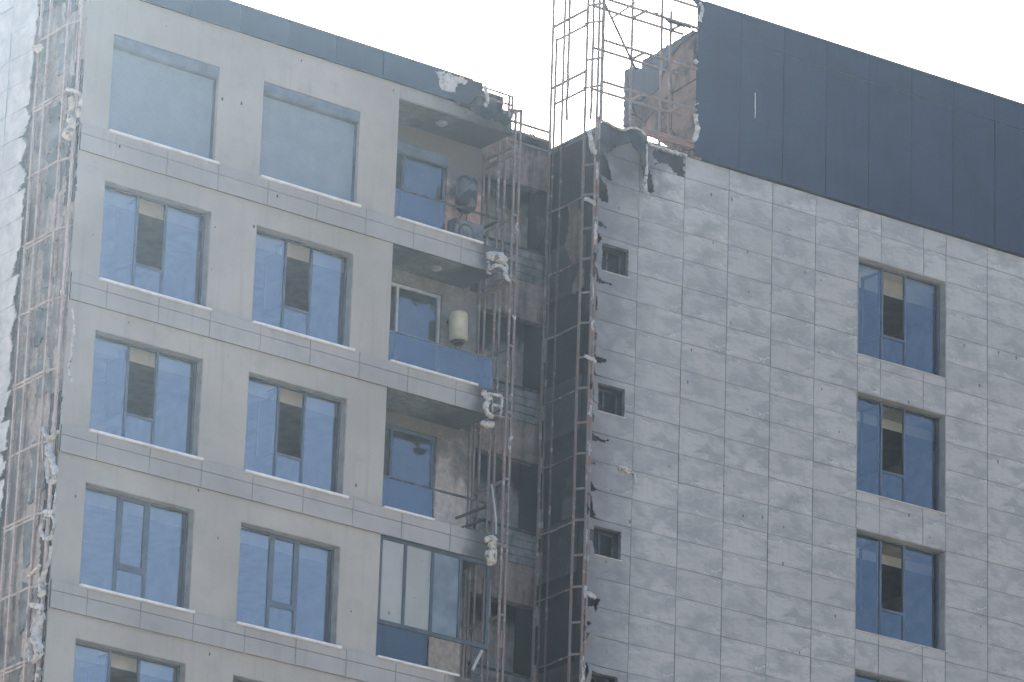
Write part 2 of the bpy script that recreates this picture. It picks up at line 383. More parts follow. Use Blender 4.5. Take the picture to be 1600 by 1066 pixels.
def blob(pts, n=14, sub=9, amp=.35, seed=0, close=False):
    n = max(n, 14); sub = max(sub, 9)
    """lumpy melted rope through points (position, radius)"""
    P = [Vector(p) for p, r in pts]; R = [r for p, r in pts]
    if close: P.append(P[0]); R.append(R[0])
    path = []
    for i in range(len(P)-1):
        p0 = P[max(i-1, 0)]; p1 = P[i]; p2 = P[i+1]; p3 = P[min(i+2, len(P)-1)]
        for k in range(sub):
            t = k/sub; q = .5*((2*p1)+(p2-p0)*t+(2*p0-5*p1+4*p2-p3)*t*t+(3*p1-p0-3*p2+p3)*t**3); path.append((q, R[i]*(1-t)+R[i+1]*t))
    path.append((P[-1], R[-1])); mb = MB(); rings = []
    for i, (q, r) in enumerate(path):
        d = (path[min(i+1, len(path)-1)][0]-path[max(i-1, 0)][0]).normalized(); up = Vector((.3, 1, .2)).normalized()
        e1 = d.cross(up).normalized(); e2 = d.cross(e1); ring = []
        if not close and i in (0, len(path)-1): r *= .35
        for k in range(n):
            t = 2*pi*k/n; w = e1*cos(t)+e2*sin(t)*.8; rr = r*(1+amp*(nz(q.x*9+w.x*1.5+seed, q.y*9+w.y*1.5, q.z*9+w.z*1.5)*1.7+nz(q.x*28+w.x*3+seed, q.y*28+w.y*3, q.z*28+w.z*3)*.7)); rr = max(rr, r*.15)
            ring.append(len(mb.v)); mb.v.append(tuple(q+w*rr))
        rings.append(ring)
    for a, b in zip(rings[:-1], rings[1:]):
        for k in range(n): mb.face([a[k], a[(k+1) % n], b[(k+1) % n], b[k]])
    mb.face(rings[0][::-1]); mb.face(rings[-1]); return mb

# ------------------------------------------------------------------ ground
gm = MB(); gm.quad((-330, -330, 0), (330, -330, 0), (330, 330, 0), (-330, 330, 0))
tag(gm.build('ground', 'ground_soil'), 'dusty pale ground around the building', 'ground', kind='structure')

# ------------------------------------------------------------------ rendered block
FL = 3.2
A = thing('apartment_building', 'grey rendered apartment block with shuttered top floor and burnt corner balconies', 'building')
HEAD, SILL, BAND_B, JOINT = 41.434, 39.29, 38.70, 39.055
WX = [(.656, 3.259), (4.369, 6.843)]
PIL = 7.826; BR = 10.57; BACK = 1.15
NK = 6
holes = [(a, b, SILL-FL*k, HEAD-FL*k) for k in range(NK) for a, b in WX]
wall(MB(), 0.0, PIL, 0.0, 42.338, 0.0, .28, holes).build('wall', 'render_paint', A)
# hidden bulk: side, back and cross walls, roof slab
mb = MB(); mb.box(.10, .34, .285, 14, 0, 42.3); mb.box(.101, .33, .9, 13.9, 42.31, 43.4); mb.build('side_wall', 'burnt_wall', A); side = A.children[-1]
mb = MB(); mb.box(.345, 12.6, 13.7, 14, 0, 42.3); mb.box(10.6, 10.9, 1.405, 13.69, 0, 42.3); mb.build('rear_wall', 'concrete', A)
mb = MB(); mb.box(.02, 10.86, .05, 13.99, 42.345, 42.55); mb.build('roof', 'roof_felt', A)
# balcony back wall with door openings
DX0, DX1 = 8.60, 9.99
for k in range(NK):
    z0 = 38.70-FL*k; z1 = (42.025 if k == 0 else 38.70-FL*(k-1))
    w = wall(MB(), 7.56, 10.93, z0+.551, z1-.002, BACK, BACK+.25, [(DX0, DX1, SILL-FL*k-.039+.02, 41.61-FL*k)])
    w.build('balcony_wall', ['balcony_wall_pink', 'balcony_wall_grey', 'balcony_wall', 'balcony_wall', 'balcony_wall_grey', 'balcony_wall'][k], A)
mb = MB(); mb.box(7.56, PIL-.002, .285, BACK-.002, 0, 42.02); mb.build('pier', 'render_paint', A)
# slabs / soffits
for k in range(NK):
    s = MB().box(PIL+.002, BR-.03, .06, BACK-.001 if k < 0 else BACK+.24, BAND_B-FL*k, 39.249-FL*k)
    so = s.build('balcony_slab', 'soffit', A)
    if k > 1: continue
    lm = MB()
    zc = (42.03 if k == 0 else BAND_B-FL*(k-1)); c = (9.33, .52)
    for j in range(14):
        t0, t1 = 2*pi*j/14, 2*pi*(j+1)/14
        for r0, r1, za, zb in ((.13, .13, zc, zc-.03), (.13, .08, zc-.03, zc-.06), (.08, 0.001, zc-.06, zc-.065)):
            lm.quad((c[0]+r0*cos(t0), c[1]+r0*sin(t0), za), (c[0]+r0*cos(t1), c[1]+r0*sin(t1), za), (c[0]+r1*cos(t1), c[1]+r1*sin(t1), zb), (c[0]+r1*cos(t0), c[1]+r1*sin(t0), zb))
    lm.build('ceiling_lamp', 'lamp_glass', A)
MB().box(PIL+.002, BR+.30, .06, BACK+.24, 42.03, 42.338).build('roof_slab', 'soffit', A)
MB().box(PIL, BR+.02, 0.0, .058, 42.03, 42.336).build('roof_beam', 'beam_paint', A)

# floor bands of two rows of panels
cache = {}
def panel_mesh(kind, w, h, mat, th=.03, bev=.005):
    key = (kind, round(w, 3), round(h, 3), mat)
    if key not in cache: cache[key] = MB().box(0, w, 0, th, 0, h, bev).mesh(kind, mat)
    return cache[key]
JX = [0.0, .835, 2.08, 3.325, 4.57, 5.815, 7.06, 8.305, 9.55, BR]
for k in range(NK):
    band = MB().box(.004, BR-.01, -.0345, -.002, BAND_B+.012-FL*k, SILL-.02-FL*k).build('floor_band', 'core_board', A)
    for a, b in zip(JX[:-1], JX[1:]):
        for z0, z1 in ((BAND_B, JOINT), (JOINT, SILL)):
            g = .006
            o = link('panel', panel_mesh('panel', b-a-2*g, z1-z0-2*g, 'band_panel', .025), band, (a+g, -.060+random.uniform(-.002, .002), z0+g-FL*k))

# windows
def pane(mb_parent, x0, x1, y, z0, z1, mat, name='pane', th=.012):
    return MB().box(x0, x1, y, y+th, z0, z1).build(name, mat, mb_parent)
def bars(lst, y0, y1):
    m = MB()
    for i, (x0, x1, z0, z1) in enumerate(lst): m.box(x0, x1, y0, y1, z0, z1)
    return m
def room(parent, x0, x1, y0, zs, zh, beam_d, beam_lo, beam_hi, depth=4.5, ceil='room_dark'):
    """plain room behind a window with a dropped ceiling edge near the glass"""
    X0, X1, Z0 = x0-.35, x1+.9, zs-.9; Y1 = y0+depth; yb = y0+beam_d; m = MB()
    m.cur = 0  # near ceiling and drop face painted pale, as if bright with window light
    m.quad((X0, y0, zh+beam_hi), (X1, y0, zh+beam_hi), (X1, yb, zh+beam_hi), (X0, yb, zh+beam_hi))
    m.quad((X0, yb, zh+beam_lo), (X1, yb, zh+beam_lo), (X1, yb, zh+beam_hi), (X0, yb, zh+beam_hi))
    m.cur = 1  # deeper ceiling and back painted darker, for light falling off inside
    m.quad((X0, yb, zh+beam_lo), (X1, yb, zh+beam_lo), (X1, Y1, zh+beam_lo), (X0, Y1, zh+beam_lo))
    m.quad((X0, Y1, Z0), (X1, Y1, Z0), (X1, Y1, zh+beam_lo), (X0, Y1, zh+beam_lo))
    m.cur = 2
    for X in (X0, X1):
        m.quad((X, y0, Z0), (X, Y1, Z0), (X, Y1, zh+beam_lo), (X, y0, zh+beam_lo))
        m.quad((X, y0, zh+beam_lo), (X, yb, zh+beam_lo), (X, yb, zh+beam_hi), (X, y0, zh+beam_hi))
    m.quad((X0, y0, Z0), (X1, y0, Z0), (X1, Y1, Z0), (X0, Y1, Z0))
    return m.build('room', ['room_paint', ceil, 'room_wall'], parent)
def window3(parent, x0, x1, zs, zh, yf, m1, m2, tr, opened, glass, reveal, sill_over=.10, sill_y=-.10, thick=False, sill=(-.040, 'white_sill')):
    """three-light window: two tall panes, a middle light split by a transom; the upper middle sash may stand open"""
    w = bpy.data.objects.new('window', None); COL.objects.link(w); w.parent = parent; w.location = (x0, 0, zs)
    W, Hh = x1-x0, zh-zs; fw = .055; mw = .075 if thick else .05; y0 = yf; y1 = yf+.07
    a, b_, t = W*m1, W*m2, Hh*tr
    fr = [(0, W, 0, fw), (0, W, Hh-fw, Hh), (0, fw, fw, Hh-fw), (W-fw, W, fw, Hh-fw), (a-mw/2, a+mw/2, fw, Hh-fw), (b_-mw/2, b_+mw/2, fw, Hh-fw), (a+mw/2, b_-mw/2, t-mw/2, t+mw/2)]
    bars(fr, y0, y1).build('frame', 'frame_metal', w)
    yg = y0+.02
    pane(w, fw, a-mw/2, yg, fw, Hh-fw, glass); pane(w, b_+mw/2, W-fw, yg, fw, Hh-fw, glass); pane(w, a+mw/2, b_-mw/2, yg, fw, t-mw/2, glass)
    sx0, sx1, sz0, sz1 = a+mw/2, b_-mw/2, t+mw/2, Hh-fw; sw, sh = sx1-sx0, sz1-sz0
    s2 = .05
    sm = bars([(0, sw, 0, s2), (0, sw, sh-s2, sh), (0, s2, s2, sh-s2), (sw-s2, sw, s2, sh-s2)], -.015, .04)
    sm.cur = 1; sm.box(s2, sw-s2, .01, .02, s2, sh-s2)
    so = sm.build('sash', ['frame_metal', glass], w)
    so.location = (sx0, y0+.02, sz0)
    if opened: so.location = (sx0+.01, y1+.045, sz0); so.rotation_euler = (0, 0, radians(93))
    # reveal lining, sill
    rv = MB(); rv.box(.0, W, .003, y0-.002, Hh-.018, Hh-.001); rv.box(W-.018, W-.001, .004, y0-.002, .012, Hh-.019); rv.box(.001, .018, .004, y0-.002, .012, Hh-.019)
    rv.build('reveal', reveal, w)
    MB().box(-.02, W+sill_over*.6, sill_y, y0-.004, sill[0], .012, .006).build('sill', sill[1], w)
    return w

for k in range(NK):
    for c, (a, b_) in enumerate(WX):
        zs, zh = SILL-FL*k, HEAD-FL*k
        if k == 0:
            w = bpy.data.objects.new('shuttered_window', None); COL.objects.link(w); w.parent = A; w.location = (a, 0, zs); W, Hh = b_-a, zh-zs
            bx = MB(); prof = [(.10, 0), (.035, .012), (.012, .05), (.005, .11), (.005, .235), (.10, .25), (.25, .25), (.25, 0)]
            n = len(prof); i0 = len(bx.v)
            for X in (.004, W-.004):
                for (yy, zz) in prof: bx.v.append((X, yy, Hh-.252+zz))
            for i in range(n): bx.face([i, (i+1) % n, n+(i+1) % n, n+i])
            bx.face(list(range(n))[::-1]); bx.face(list(range(n, 2*n)))
            bx.build('shutter_box', 'shutter_box', w)
            sl = MB(); ns = 37; H0 = Hh-.26; ph = H0/ns
            for i in range(ns):
                z0_ = i*ph; X0, X1 = .05, W-.05
                pr = [(.141, z0_), (.1365, z0_+ph*.22), (.1355, z0_+ph*.6), (.139, z0_+ph*.97)]
                for (ya, za), (yb, zb) in zip(pr[:-1], pr[1:]): sl.quad((X0, ya, za), (X1, ya, za), (X1, yb, zb), (X0, yb, zb))
                sl.quad((X0, .139, z0_+ph*.97), (X1, .139, z0_+ph*.97), (X1, .141, z0_+ph), (X0, .141, z0_+ph))
            tag(sl.build('shutter', 'shutter_slats', w), kind='stuff')
            bars([(.001, .05, .01, Hh-.26), (W-.05, W-.001, .01, Hh-.26)], .10, .17).build('guide_rail', 'frame_metal', w)
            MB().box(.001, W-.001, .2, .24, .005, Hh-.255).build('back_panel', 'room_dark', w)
            MB().box(-.02, W+.05, -.125, .13, -.04, .012, .006).build('sill', 'white_sill', w)
        else:
            op = k != 3
            window3(A, a, b_, zs, zh, .20, .365, .63, .30, op, 'coated_glass', 'reveal_paint', .10, -.125, thick=(k == 3))
            if k < 5: room(A, a, b_, .285, zs, zh, .32, -.22, .30, 4.5, 'room_grey')

# balcony doors, railings
for k in range(NK):
    dz = -FL*k; zf = SILL-.02+dz; zt = 41.61+dz
    d = bpy.data.objects.new('balcony_door', None); COL.objects.link(d); d.parent = A
    W = DX1-DX0; mul = .26; y0, y1 = BACK+.06, BACK+.12
    fr = [(DX0, DX1, zt-.07, zt-.002), (DX0+.002, DX0+.06, zf, zt-.07), (DX1-.07, DX1-.002, zf, zt-.07), (DX0+mul-.03, DX0+mul+.03, zf, zt-.07)]
    bars(fr, y0, y1).build('frame', 'frame_pale' if k == 1 else 'frame_metal', d)
    pane(d, DX0+mul+.03, DX1-.07, y0+.02, zf, zt-.07, 'coated_glass_deep')
    if k == 0:
        MB().box(DX0+.003, DX1-.003, BACK-.05, BACK+.055, zt-.26, zt-.003, .02).build('shutter_box', 'shutter_box', d)
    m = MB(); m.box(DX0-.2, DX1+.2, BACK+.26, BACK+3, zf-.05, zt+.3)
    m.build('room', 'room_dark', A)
    if k == 3 or k > 4: continue
    g = bpy.data.objects.new('railing', None); COL.objects.link(g); g.parent = A
    gx1 = {0: 9.15, 1: 10.55, 2: 9.12, 4: 10.5}[k]
    for i, (xa, xb) in enumerate(((PIL+.01, 9.12), (9.135, gx1))):
        if xb-xa < .2: continue
        MB().box(xa, min(xb, gx1), .03, .045, SILL+.02+dz, 39.965+dz).build('glass_panel', 'rail_glass', g)
    MB().box(PIL+.003, 10.56, .015, .06, 39.968+dz, 40.005+dz).build('top_rail', 'dark_steel' if k in (0, 2) else 'frame_metal', g)
    MB().box(PIL+.003, 9.1 if k == 2 else 10.1, -.12, .055, SILL-.028+dz, SILL+.012+dz, .006).build('sill', 'white_sill', g)
    if k in (0, 2):
        MB().box(BR-.04, BR, .062, BACK-.01 if k == 2 else BACK-.02, 39.90+dz, 39.95+dz).build('side_rail', 'dark_steel', g)
    if k == 2:
        MB().box(10.50, 10.545, .07, BACK-.02, 39.62+dz, 39.66+dz).build('side_rail', 'dark_steel', g)
        MB().box(9.95, 10.56, .01, .05, SILL+.01+dz, SILL+.06+dz).build('bottom_rail', 'dark_steel', g)
# third balcony from the top is closed in by glazing
gz = bpy.data.objects.new('balcony_glazing', None); COL.objects.link(gz); gz.parent = A
dz = -FL*3; zb, zt2 = 30.42, BAND_B-FL*2-.003
MX = [PIL+.03, 8.48, 9.18, 9.90, 10.63]
MB().box(PIL+.003, 10.66, .005, .07, zb, zb+.09).build('bottom_rail', 'frame_dark', gz)
MB().box(PIL+.003, 10.66, .005, .07, zt2-.07, zt2).build('head_rail', 'frame_dark', gz)
for i, x in enumerate(MX): MB().box(x-.035, x+.035, .002, .073, zb+.09, zt2-.07).build('mullion', 'frame_dark', gz)
for i, mt in enumerate(('curtain_film', 'curtain_film', 'dusty_pane')):
    MB().box(MX[i]+.035, MX[i+1]-.035, .03, .042, zb+.09, zt2-.07).build('pane', mt, gz)
MB().box(PIL+.01, 9.13, .03, .042, SILL+dz+.02, zb).build('lower_pane', 'lower_glass', gz)
MB().box(PIL+.003, 9.9, -.12, .055, SILL-.028+dz, SILL+.012+dz, .006).build('sill', 'white_sill', gz)

# parapet of the rendered block: metal panels, torn at the burnt end
par = MB().box(.02, 9.85, -.04, .045, 42.36, 42.90).build('parapet', 'core_board', A)
PJ = [.0, 1.22, 2.44, 3.66, 4.88, 6.10, 7.32]
for a, b_ in zip(PJ[:-1], PJ[1:]):
    link('parapet_panel', panel_mesh('parapet_panel', b_-a-.008, .595, 'parapet_panel', .03), par, (a+.004, -.075, 42.338))
MB().box(.0, 9.7, -.085, .10, 42.936, 42.955).build('coping', 'parapet_panel', par)
pk = [(680, 112), (690, 110), (703, 114), (716, 121), (719, 118), (733, 127), (726, 133), (716, 131), (712, 144), (704, 143), (689, 140), (684, 130), (686, 124)]
pkA = [(p.x, p.z) for p in (pA(x, y, -.075) for x, y in pk)]
def keepA(x, z):
    if inpoly(x+.03*nz(x*9, z*9), z+.03*nz(z*9, x*9, 4), pkA): return False
    xr = 10.0-.35*(42.93-z)/.6+.14*nz(z*5, 2.2)+.05*nz(z*19, .2)
    return x < xr
sheet(lambda a, b, c: (a, -.075+c, b), 7.33, 10.4, 42.338, 42.933, .035, keepA, .02, lambda a, b: -.10*max(0, (a-9.6))**1.5*(1+.5*nz(a*3, b*4))).build('torn_panel', 'parapet_panel', par)
# pale primer and foam showing where the skin has gone
def keepP(x, z): return inpoly(x+.02*nz(x*12, z*12), z, [(x0, z0) for x0, z0 in pkA])
sheet(lambda a, b, c: (a, -.062+c, b), 8.55, 9.7, 42.4, 42.95, .03, lambda x, z: inpoly(x, z, [(px_+(.03 if px_ > 9 else -.03), pz_+(.02 if pz_ > 42.7 else -.02)) for px_, pz_ in pkA]), .015).build('foam_patch', 'melted_foam', par)
bl = blob([(pA(757, 134, -.12), .035), (pA(760, 145, -.13), .05), (pA(762, 155, -.12), .04), (pA(760, 163, -.12), .045), (pA(757, 167, -.12), .03)], 8, 5, .5, 3); bl.build('foam_edge', 'melted_foam', par, True)
# charred end board and its open frame
MB().box(9.86, 10.56, -.02, .02, 42.40, 42.80).build('end_board', 'char_board', par)
mb = MB()
sheet(lambda a, b, c: (a, -.065+c-.10*(42.36-b), b), 9.0, 10.75, 42.10, 42.40, .04, lambda x, z: z > 42.36-.20*max(0, min(1, (x-9.1)/.9))+.06*nz(x*6, 3) and x < 10.70+.1*nz(z*9), .015).build('sagging_skin', 'char_flap', par)

# side wall: burnt strip and white tiles
Tc = {}
def white_tile(y0, y1, z0, z1, torn=None):
    if torn is None:
        key = (round(y1-y0, 3), round(z1-z0, 3))
        if key not in Tc:
            m = MB(); m.box(0, .02, 0, y1-y0, 0, z1-z0); Tc[key] = m.mesh('tile', 'white_tile')
        return link('tile', Tc[key], side, (-.115+random.uniform(-.012, .006), y0, z0), (random.uniform(-.006, .006), random.uniform(-.012, .012), random.uniform(-.008, .008)))
    return torn
WROW = [42.10-.622*i for i in range(-2, 24)]
for i, z in enumerate(WROW):
    for y0, y1 in ((2.78, 3.98), (3.99, 5.19)):
        white_tile(y0, y1, z-.612, z)
    sd_ = random.random()*20; ang = random.uniform(-.6, .6); depth = random.uniform(.0, .45)
    def kp(y, zz, z=z, sd_=sd_, ang=ang, depth=depth):
        t = (zz-(z-.612))/.612
        return y > 1.78+depth*(abs(t-.5)*2 if ang > 0 else (1-t))*.8+.10*nz(zz*4, sd_)+.03*nz(zz*17, sd_)
    sheet(lambda a, b, c, s=sd_: (-.115+c, a, b), 1.66, 2.77, z-.612, z, .05, kp, .02, lambda a, b, s=sd_, z=z: -.10*max(0, 2.3-a)**1.6*max(0, nz(s, b*2)+.35)*1.6).build('tile', 'white_tile', side)
# ------------------------------------------------------------------ recess between the two blocks
R = MB()
NX0, NX1, NY = 10.935, 12.80, 1.2
for k in range(-1, NK):
    zb = 38.43-FL*k; zt_ = 39.30-FL*k
    if k == -1: zb, zt_ = 41.53, 42.70
    bm = MB().box(NX0, NX1, NY, NY+.25, zb, zt_).build('recess_beam', 'notch_beam', A)
    if k >= 0:
        rl = bpy.data.objects.new('recess_railing', None); COL.objects.link(rl); rl.parent = A
        n = 4
        for j in range(n):
            h = .73/n; zz = zt_+.003+j*h
            MB().box(NX0+.02, NX1-.01, NY-.02+random.uniform(-.006, .006), NY+.012, zz, zz+h-.014, .004).build('board', 'notch_band', rl)
        MB().box(NX0+.02, NX1-.01, NY-.03, NY+.03, zt_+.735, zt_+.775).build('top_rail', 'dark_steel', rl)
        # recess behind
        m = MB(); y0, y1 = NY+.251, NY+.85; a, b_ = NX0+.0, NX1+.3; c, d = zt_, 38.43-FL*(k-1) if k > 0 else 41.53
        m.quad((a, y1, c), (b_, y1, c), (b_, y1, d+.3), (a, y1, d+.3)); m.quad((b_, y0, c), (b_, y1, c), (b_, y1, d+.3), (b_, y0, d+.3)); m.quad((a, y0, c), (a, y1, c), (a, y1, d+.3), (a, y0, d+.3))
        m.quad((a, y0, d+.3), (b_, y0, d+.3), (b_, y1, d+.3), (a, y1, d+.3)); m.quad((a, y0, c), (b_, y0, c), (b_, y1, c), (a, y1, c))
        m.build('recess_wall', 'notch_inner', A)
MB().box(NX0, NX1, NY+.001, 6, 42.701, 42.76).build('recess_roof', 'roof_felt', A)
# ragged charred roof edge over the recess
sheet(lambda a, b, c: (a, NY-.04+c, b), NX0-.3, NX1, 42.45, 42.86, .04, lambda x, z: z < 42.74+.06*nz(x*3, 1)+.035*nz(x*11, 2) and z > 42.52+.06*nz(x*4, 7), .02).build('roof_edge', 'char_board', A)

# ------------------------------------------------------------------ stone clad block (own axes u, v, z)
B = thing('tile_clad_building', 'stone tile clad block with tall dark metal roof screen and burnt left corner', 'building', B0, DB)
BHEAD, BSILL = 41.295, 38.959
BWX = (6.465, 9.020)
ULEFT = -.80
bh = [(BWX[0], BWX[1], BSILL-FL*k, BHEAD-FL*k) for k in range(5)]
SWX = (-.62, .115); sh_ = [(SWX[0], SWX[1], 39.235-FL*k, 39.86-FL*k) for k in range(4)]
sh_ = [(SWX[0], SWX[1], a, b_) for (_, _, a, b_) in sh_]
core = wall(MB(), ULEFT+.08, 18.0, 0, 42.46, .12, .40, bh+sh_).build('wall', 'core_board', B)
MB().box(ULEFT+.08, ULEFT+.36, .41, 14, 0, 42.46).build('side_wall', 'char_wall', B)
mb = MB(); mb.box(17.7, 18, .41, 14, 0, 42.46); mb.box(ULEFT+.37, 17.69, 13.7, 14, 0, 42.46); mb.build('rear_wall', 'concrete', B)
MB().box(ULEFT+.08, 18, .13, 14, 42.465, 42.60).build('roof', 'roof_felt', B)
# tile grid
UJ = [6.465-1.2222*i for i in range(0, 6)][::-1]; UJ[0] = .354-0.0
UJ = [ULEFT]+[6.465-1.2222*i for i in (5, 4, 3, 2, 1, 0)]+[7.125, 8.365, 9.020]+[9.020+1.2222*i for i in range(1, 8)]
UJ = [u for u in UJ]
ZR = [41.295+.64*i for i in range(1, -21, -1)]
rows = [(41.935, 42.44)]+[(z-.64, z) for z in ZR]
far = MB(); ntile = 0
def px2(lst, v=0): return [(p.x, p.z) for p in (pB(x, y, v) for x, y in lst)]
TORN = [px2(l) for l in (
 [(930, 242), (948, 252), (955, 270), (957, 284), (930, 273)], [(930, 283), (945, 290), (950, 305), (949, 319), (930, 310)], [(930, 340), (951, 358), (930, 352)],
 [(928, 360), (940, 375), (930, 382)], [(925, 433), (961, 445), (925, 442)], [(922, 556), (948, 562), (945, 568), (920, 565)], [(920, 675), (940, 686), (952, 687), (950, 692), (920, 688)],
 [(918, 719), (931, 724), (918, 727)], [(917, 760), (935, 767), (917, 769)], [(915, 800), (933, 806), (915, 809)], [(915, 822), (931, 829), (929, 848), (915, 840)], [(912, 934), (937, 936), (931, 956), (925, 948), (912, 950)], [(910, 966), (926, 975), (910, 978)],
 [(1022, 233), (1069, 245), (1069, 276), (1056, 272), (1042, 256), (1034, 255), (1017, 260), (1028, 254), (1018, 240)], [(1012, 256), (1018, 275), (1023, 302), (1007, 300), (1009, 270)],
 [(925, 180), (1014, 200), (1013, 248), (1006, 262), (1000, 240), (985, 222), (965, 226), (945, 240), (925, 240)])]
def torn_keep(u, z):
    uu = u+.02*nz(u*14, z*14); zz = z+.02*nz(z*14, u*14, 3)
    if any(inpoly(uu, zz, t) for t in TORN): return False
    if SWX[0]-.0 < u < SWX[1] and any(a < z < b_ for _, _, a, b_ in sh_): return False
    return u > -.79+.05*nz(z*3, .5)+.05*nz(z*11, 1.5)
def near_edge(u, z): return max(0, 1-(u+.8)/.45)
for (z0, z1) in rows:
    for i, (u0, u1) in enumerate(zip(UJ[:-1], UJ[1:])):
        g = .007; gz_ = .004; segs = [(z0, z1)]
        if u0 > 6.4 and u1 < 9.1:
            segs = []; cuts = [(z0, z1)]
            for _, _, a, b_ in bh:
                nxt = []
                for c, d in cuts:
                    if b_ <= c+.001 or a >= d-.001: nxt.append((c, d)); continue
                    if c < a-.02: nxt.append((c, a))
                    if d > b_+.02: nxt.append((b_, d))
                cuts = nxt
            segs = cuts
        for c, d in segs:
            if u0 > 12.3 or z0 < 29.0: far.box(u0+g, u1-g, 0, .02, c+g, d-g); continue
            if i <= 1 and (i == 0 or z1 > 41):
                uo, zo = u0+g, c+g; sd_ = random.random()*9
                s = sheet(lambda a, b, cc: (a-uo, cc, b-zo), u0+g, u1-g, c+g, d-g, .035, torn_keep, .02, lambda a, b, s=sd_: -.24*near_edge(a, b)**2*max(0, .35+nz(b*2.2, s)))
                if s.v: s.build('tile', 'stone_tile', core, False, (uo, random.uniform(-.006, .004), zo))
            else:
                link('tile', panel_mesh('tile', u1-u0-2*g, d-c-2*gz_, 'stone_tile', .02, .004), core, (u0+g, random.uniform(-.005, .004), c+gz_), (random.uniform(-.004, .004), 0, random.uniform(-.004, .004)))
            ntile += 1
tag(far.build('distant_tiles', 'stone_tile', core), kind='stuff')
# big windows
for k in range(5):
    window3(B, BWX[0], BWX[1], BSILL-FL*k, BHEAD-FL*k, .20, .34, .60, .30, True, 'coated_glass_deep', 'reveal_stone', .05, -.03, False, (-.016, 'pvc'))
    if k < 4: room(B, BWX[0], BWX[1], .405, BSILL-FL*k, BHEAD-FL*k, .62, -.26, .12)
# small windows near the burnt corner
for (a, b_, c, d) in sh_:
    w = bpy.data.objects.new('small_window', None); COL.objects.link(w); w.parent = B; w.location = (a, 0, c); W, Hh = b_-a, d-c
    mm = MB(); mm.box(-.012, -.001, .005, .33, 0, Hh); mm.box(W+.001, W+.012, .005, .33, 0, Hh); mm.box(0, W, .005, .33, Hh+.001, Hh+.012); mm.build('reveal', 'reveal_sooty', w)
    bars([(0, W, 0, .04), (0, W, Hh-.04, Hh), (0, .04, .04, Hh-.04), (W-.04, W, .04, Hh-.04), (W*.5-.02, W*.5+.02, .04, Hh-.04)], .30, .34).build('frame', 'dark_steel', w)
    pane(w, .04, W*.5-.02, .315, .04, Hh-.04, 'sooty_glass'); pane(w, W*.5+.02, W-.04, .315, .04, Hh-.04, 'sooty_glass')
    MB().box(-.0, W+.02, -.03, .295, -.022, -.001, .004).build('sill', 'pvc', w)
    MB().box(-.1, W+.2, .45, 2, -.3, Hh+.3).build('room', 'room_dark', B, False, (a, 0, c))

# roof screen of dark panels
US = 1.77; ZS0, ZS1, ZSJ = 42.46, 46.22, 45.56
scr = MB().box(US+.24, 18, -.06, .25, ZS0+.03, ZS1-.05).build('roof_screen', 'core_board', B)
SJ = [US, 2.985, 4.205, 5.43, 6.66, 7.90, 9.14, 10.39, 11.62, 12.85, 14.08, 15.31, 16.54, 17.77]
for i, (a, b_) in enumerate(zip(SJ[:-1], SJ[1:])):
    g = .009
    for (c, d) in ((ZS0, ZSJ), (ZSJ, ZS1)):
        if i == 0 and c == ZSJ:
            def ks(u, z): return u > 1.80+.25*max(0, (46.0-z))*.0+.10*nz(z*6, 3.3)-.30*max(0, (z-46.0))/.2 and True
            sheet(lambda a_, b2, cc: (a_, -.095+cc, b2), 1.45, b_-g, ZSJ+.002, ZS1, .035, lambda u, z: u > 1.80-.35*max(0, z-46.02)/.2+.05*nz(z*7, 3.3)+.03*nz(z*23, 1), .02, lambda u, z: -.10*max(0, 1.95-u)*(1+nz(u*5, z*5))).build('screen_panel', 'dark_panel', scr)
            continue
        if i == 0:
            def k2(u, z): return u > 1.775+.03*nz(z*5, .7)+.02*nz(z*21, .7)
            sheet(lambda a_, b2, cc: (a_, -.095+cc, b2), 1.74, b_-g, c, d-.004, .04, k2, .02).build('screen_panel', 'dark_panel', scr); continue
        link('screen_panel', panel_mesh('screen_panel', b_-a-2*g, d-c-2*g, 'dark_panel', .03, .006), scr, (a+g, -.095+random.uniform(-.004, .004), c+g), (0, 0, random.uniform(-.004, .004)))
MB().box(2.0, 18, -.10, .26, ZS1+.001, ZS1+.02).build('coping', 'dark_panel', scr)
# white foam spots along the torn screen edge
for pts in ([(1087, 178), (1088, 190), (1090, 203), (1087, 215), (1084, 221)], [(1085, 94), (1090, 99)], [(1088, 162), (1089, 164)], [(1096, 22), (1093, 33), (1097, 12), (1091, 6)]):
    big = len(pts) > 3
    blob([(pB(x, y, -.10), (.045 if big else .035)) for x, y in pts], 8, 4, .5, pts[0][1]).build('foam_edge', 'melted_foam', scr, True)
blob([(pB(1180, y, -.10), .008) for y in (145, 165, 185)], 6, 3, .3, 1).build('scratch', 'white_sill', scr, True)
# return of the roof screen: cracked plaster with a remnant of its metal skin
rk = [(p.y, p.z) for p in (pBX(x, y, 1.80) for x, y in [(1083, 48), (1003, 96), (1003, 106), (997, 111), (990, 104), (976, 111), (974, 205), (1000, 202), (1078, 250), (1086, 250)])]
sheet(lambda a, b, c: (1.80+c, a, b), -.06, 2.64, 42.4, 45.55, .035, lambda v, z: inpoly(max(v, .06), z, rk), .18, None, .2).build('screen_return', 'cracked_plaster', B)
sk = [(p.y, p.z) for p in (pBX(x, y, 1.775) for x, y in [(1083, 47), (1003, 96), (1003, 106), (997, 111), (990, 104), (976, 110), (974, 198), (981, 196), (984, 172), (994, 160), (1012, 150), (1028, 142), (1038, 112), (1046, 92), (1064, 68), (1083, 55)])]
sheet(lambda a, b, c: (1.765+c, a, b), .0, 2.64, 42.6, 45.55, .03, lambda v, z: inpoly(v+.03*nz(v*8, z*8), z+.03*nz(z*8, v*8, 2), sk), .02).build('skin_remnant', 'dark_panel', B)
